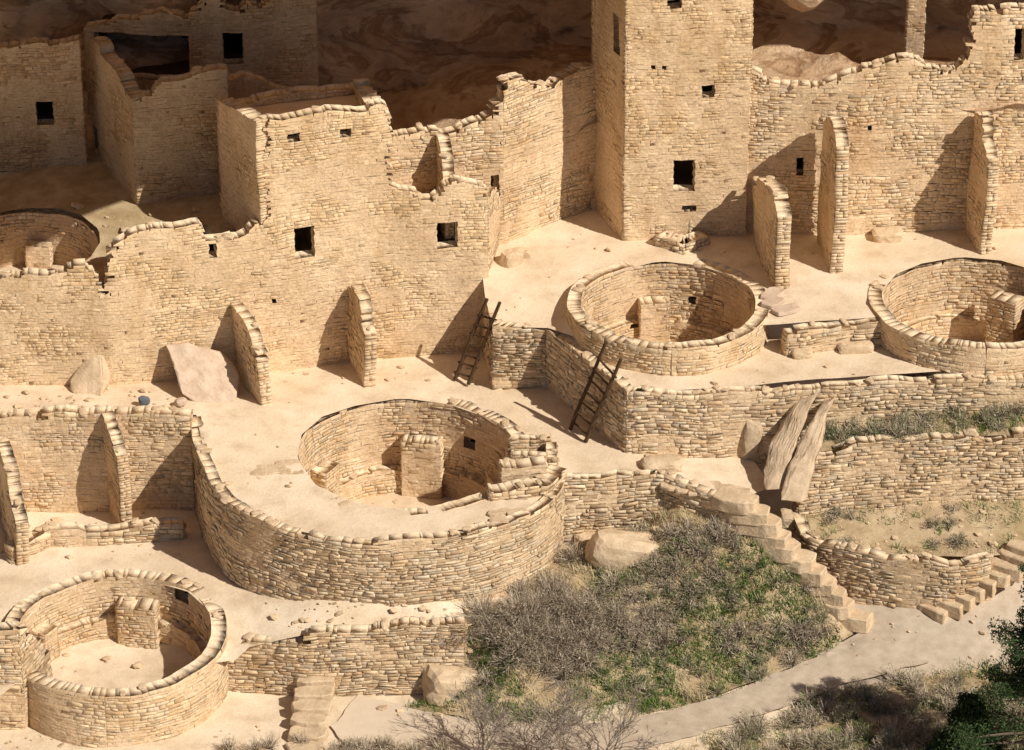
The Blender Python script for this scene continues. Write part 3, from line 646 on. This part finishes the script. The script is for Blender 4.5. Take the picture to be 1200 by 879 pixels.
# ================================================================== VEGETATION
class Leafy:
    def __init__(s): s.V=[];s.Q=[];s.C=[]
    def quad(s,p,a,b,c):
        n=len(s.V); s.V+= [p-a-b,p+a-b,p+a*.6+b,p-a*.6+b]; s.Q.append((n,n+1,n+2,n+3)); s.C.append(c)
    def strip(s,p,q,w0,w1,c):
        d=q-p; sd=Vector((d.y,-d.x,d.z*.2+.01)).normalized(); n=len(s.V)
        s.V+= [p-sd*w0,p+sd*w0,q+sd*w1,q-sd*w1]; s.Q.append((n,n+1,n+2,n+3)); s.C.append(c)
    def make(s,name,mat=None,parent=None): return quad_mesh(name,[tuple(v) for v in s.V],s.Q,s.C,mat or M_LEAF,parent)
def rv(): 
    while True:
        v=Vector((random.uniform(-1,1),random.uniform(-1,1),random.uniform(-1,1)))
        if .05<v.length<1: return v.normalized()
GREY=[(.36,.29,.21),(.45,.37,.27),(.27,.21,.155),(.54,.45,.34)]
SAGE=[(.18,.20,.10),(.25,.26,.13),(.13,.15,.07),(.31,.30,.17)]
GREEN=[(.09,.15,.03),(.13,.20,.045),(.07,.115,.025),(.20,.26,.075)]
STRAW=[(.50,.41,.25),(.42,.34,.20),(.36,.31,.17),(.56,.46,.30)]
JUN=[(.035,.060,.022),(.050,.085,.030),(.072,.11,.040),(.024,.040,.016)]
def pick(p,k=1): c=random.choice(p); f=random.uniform(.8,1.2)*k; return tuple(x*f for x in c)
def bush(L,c,R,H,pal,nt_=70,nl=260,leaf=.03):
    tw_=[]
    for i in range(nt_):
        d=rv(); d.z=abs(d.z)*.9+.15; d.normalize(); k=random.uniform(.6,1.05)*(1+.25*noise.noise(d*2+c))
        e=c+Vector((d.x*R*k,d.y*R*k,d.z*H*k)); m=c.lerp(e,.5)+rv()*R*.12
        L.strip(c+rv()*.05,m,.010,.007,pick(GREY,.8)); L.strip(m,e,.008,.004,pick(GREY,1.1)); tw_.append((m,e))
    for i in range(nl):
        m,e=random.choice(tw_); p=m.lerp(e,random.uniform(.0,1.1))+rv()*R*.12; s=leaf*random.uniform(.5,1.3)
        L.quad(p,rv()*s*.3,rv()*s*1.2,pick(pal))
def grass(L,c,h,n,pal):
    for i in range(n):
        b=c+Vector((random.gauss(0,.09),random.gauss(0,.09),0)); t=b+Vector((random.gauss(0,.35)*h,random.gauss(0,.35)*h,h*random.uniform(.5,1.1)))
        L.strip(b,t,.012,.003,pick(pal))
L=Leafy()
for i in range(85):
    u=random.gauss(655,50); v_=random.gauss(732,28)
    p=on("brush_slope",u,v_)
    if p: bush(L,p,random.uniform(.5,.85),random.uniform(.5,.95),GREY,150,260,.026)
for i in range(130):
    u=random.uniform(720,965); v_=random.uniform(620,780)
    p=on("brush_slope",u,v_)
    if p and noise.noise(Vector((p.x*.5,p.y*.5,9)))<.25: bush(L,p,random.uniform(.3,.65),random.uniform(.3,.6),GREY,90,170,.026)
L.make("dry_brush")
L=Leafy()
for i in range(75):
    u=random.uniform(700,965); v_=random.uniform(630,815)
    p=on("brush_slope",u,v_)
    if p: bush(L,p,random.uniform(.25,.5),random.uniform(.25,.45),random.choice([SAGE,SAGE,GREEN]),60,240,.028)
L.make("sagebrush")
L=Leafy()
for i in range(6000):
    u=random.uniform(480,985); v_=random.uniform(600,850); p=on("brush_slope",u,v_)
    if not p: continue
    k=noise.noise(Vector((p.x*.6,p.y*.6,2))); low=(v_>745 or noise.noise(Vector((p.x*.5,p.y*.5,9)))>.1)
    pal=GREEN if (k>-.15 and low) else STRAW
    if k<-.38: continue
    grass(L,p,random.uniform(.08,.24),11,pal)
for key,(u0,u1,v0,v1),n in(("planted_bank",(955,1230,478,535),600),("planted_bank.001",(940,1230,580,655),260),("foreground_verge",(780,1230,780,900),2000)):
    for i in range(n):
        p=on(key,random.uniform(u0,u1),random.uniform(v0,v1))
        if p and noise.noise(Vector((p.x*.9,p.y*.9,2)))>-.15: grass(L,p,random.uniform(.08,.25),9,random.choice([STRAW,GREEN]))
L.make("dry_grass")
L=Leafy()
for i in range(44):
    p=on("planted_bank",random.uniform(955,1060) if i<28 else random.uniform(1060,1220),random.uniform(484,518))
    if p: bush(L,p,random.uniform(.3,.55),random.uniform(.3,.6),random.choice([SAGE,SAGE,GREY]),60,240,.03)
for i in range(12):
    p=on("planted_bank.001",random.choice([random.uniform(950,1010),random.uniform(1080,1140)]),random.uniform(595,645))
    if p: bush(L,p,.35,.28,random.choice([SAGE,GREY]),50,180,.028)
L.make("sagebrush")
L=Leafy()
for i in range(130):
    p=on("foreground_verge",random.uniform(850,1210),random.uniform(795,905))
    if p: bush(L,p,random.uniform(.35,.7),random.uniform(.35,.65),random.choice([SAGE,SAGE,GREY,GREY,GREEN]),90,230,.028)
for i in range(26):
    p=S(random.choice([random.gauss(430,30),random.uniform(250,520)]),random.uniform(874,894),0); bush(L,p,random.uniform(.3,.55),random.uniform(.35,.65),random.choice([GREY,STRAW]),90,160,.025)
L.make("foreground_brush")
def bare(c,h,seed):
    rr=random.Random(seed); bm=bmesh.new()
    def br(p,d,l,r,dep):
        q=p+d*l; 
        a=d.orthogonal().normalized(); b=d.cross(a); R0=[bm.verts.new(p+(a*math.cos(k*2.094)+b*math.sin(k*2.094))*r) for k in range(3)]; R1=[bm.verts.new(q+(a*math.cos(k*2.094)+b*math.sin(k*2.094))*r*.65) for k in range(3)]
        for k in range(3): bm.faces.new((R0[k],R0[(k+1)%3],R1[(k+1)%3],R1[k]))
        if dep>0:
            for _ in range(rr.choice((2,3))):
                e=Vector((rr.gauss(0,.45),rr.gauss(0,.45),rr.gauss(.1,.3))); br(q,(d+e).normalized(),l*rr.uniform(.6,.9),max(.007,r*.62),dep-1)
    for k in range(6):
        br(c,Vector((rr.gauss(0,.5),rr.gauss(0,.3),1)).normalized(),h*rr.uniform(.25,.4),.03,5)
    me=bpy.data.meshes.new("bare_shrub"); bm.to_mesh(me); bm.free(); me.materials.append(M_TWIG); link(bpy.data.objects.new("bare_shrub",me))
bare(S(620,893,0),2.2,1); bare(S(705,895,0),1.9,2); bare(S(565,893,0),1.7,3); bare(S(655,895,0),1.8,4)
def juniper(c,h,seed,wide=.36):
    rr=random.Random(seed); e=empty("juniper_tree"); bm=bmesh.new(); Lf=Leafy()
    top=c+Vector((.3,.2,h*.92)); mid=c.lerp(top,.5)+Vector((.25,-.1,0))
    tube(bm,c-Vector((0,0,.2)),mid,.26,.17,10,.08); tube(bm,mid,top,.17,.05,8,.05)
    for i in range(60):
        t=rr.uniform(.08,1); b=c.lerp(mid,t*2) if t<.5 else mid.lerp(top,t*2-1)
        a=rr.uniform(0,6.283); ln=(1-t*.78)*h*wide*rr.uniform(.6,1.15)
        en=b+Vector((math.cos(a)*ln,math.sin(a)*ln,ln*rr.uniform(.05,.5))); tube(bm,b,en,.05*(1.2-t),.012,5,.06)
        for k in range(5):
            q=b.lerp(en,rr.uniform(.45,1.05))+rv()*.2; R=rr.uniform(.25,.5)*(1.1-t*.4); sh=rr.uniform(.6,1.3)
            for j in range(190):
                d=rv(); p=q+Vector((d.x*R,d.y*R,d.z*R*.7))*rr.uniform(.2,1.05)**.6
                s=rr.uniform(.02,.045); Lf.quad(p,rv()*s*.5,(rv()+Vector((0,0,.6))).normalized()*s,pick(JUN,sh))
    me=bpy.data.meshes.new("trunk"); bm.to_mesh(me); bm.free(); me.materials.append(M_BARK); link(bpy.data.objects.new("trunk",me),e)
    Lf.make("crown",parent=e)
juniper(S(1208,925,0),7.3,5,.40)
juniper(S(1120,905,0),2.2,6)
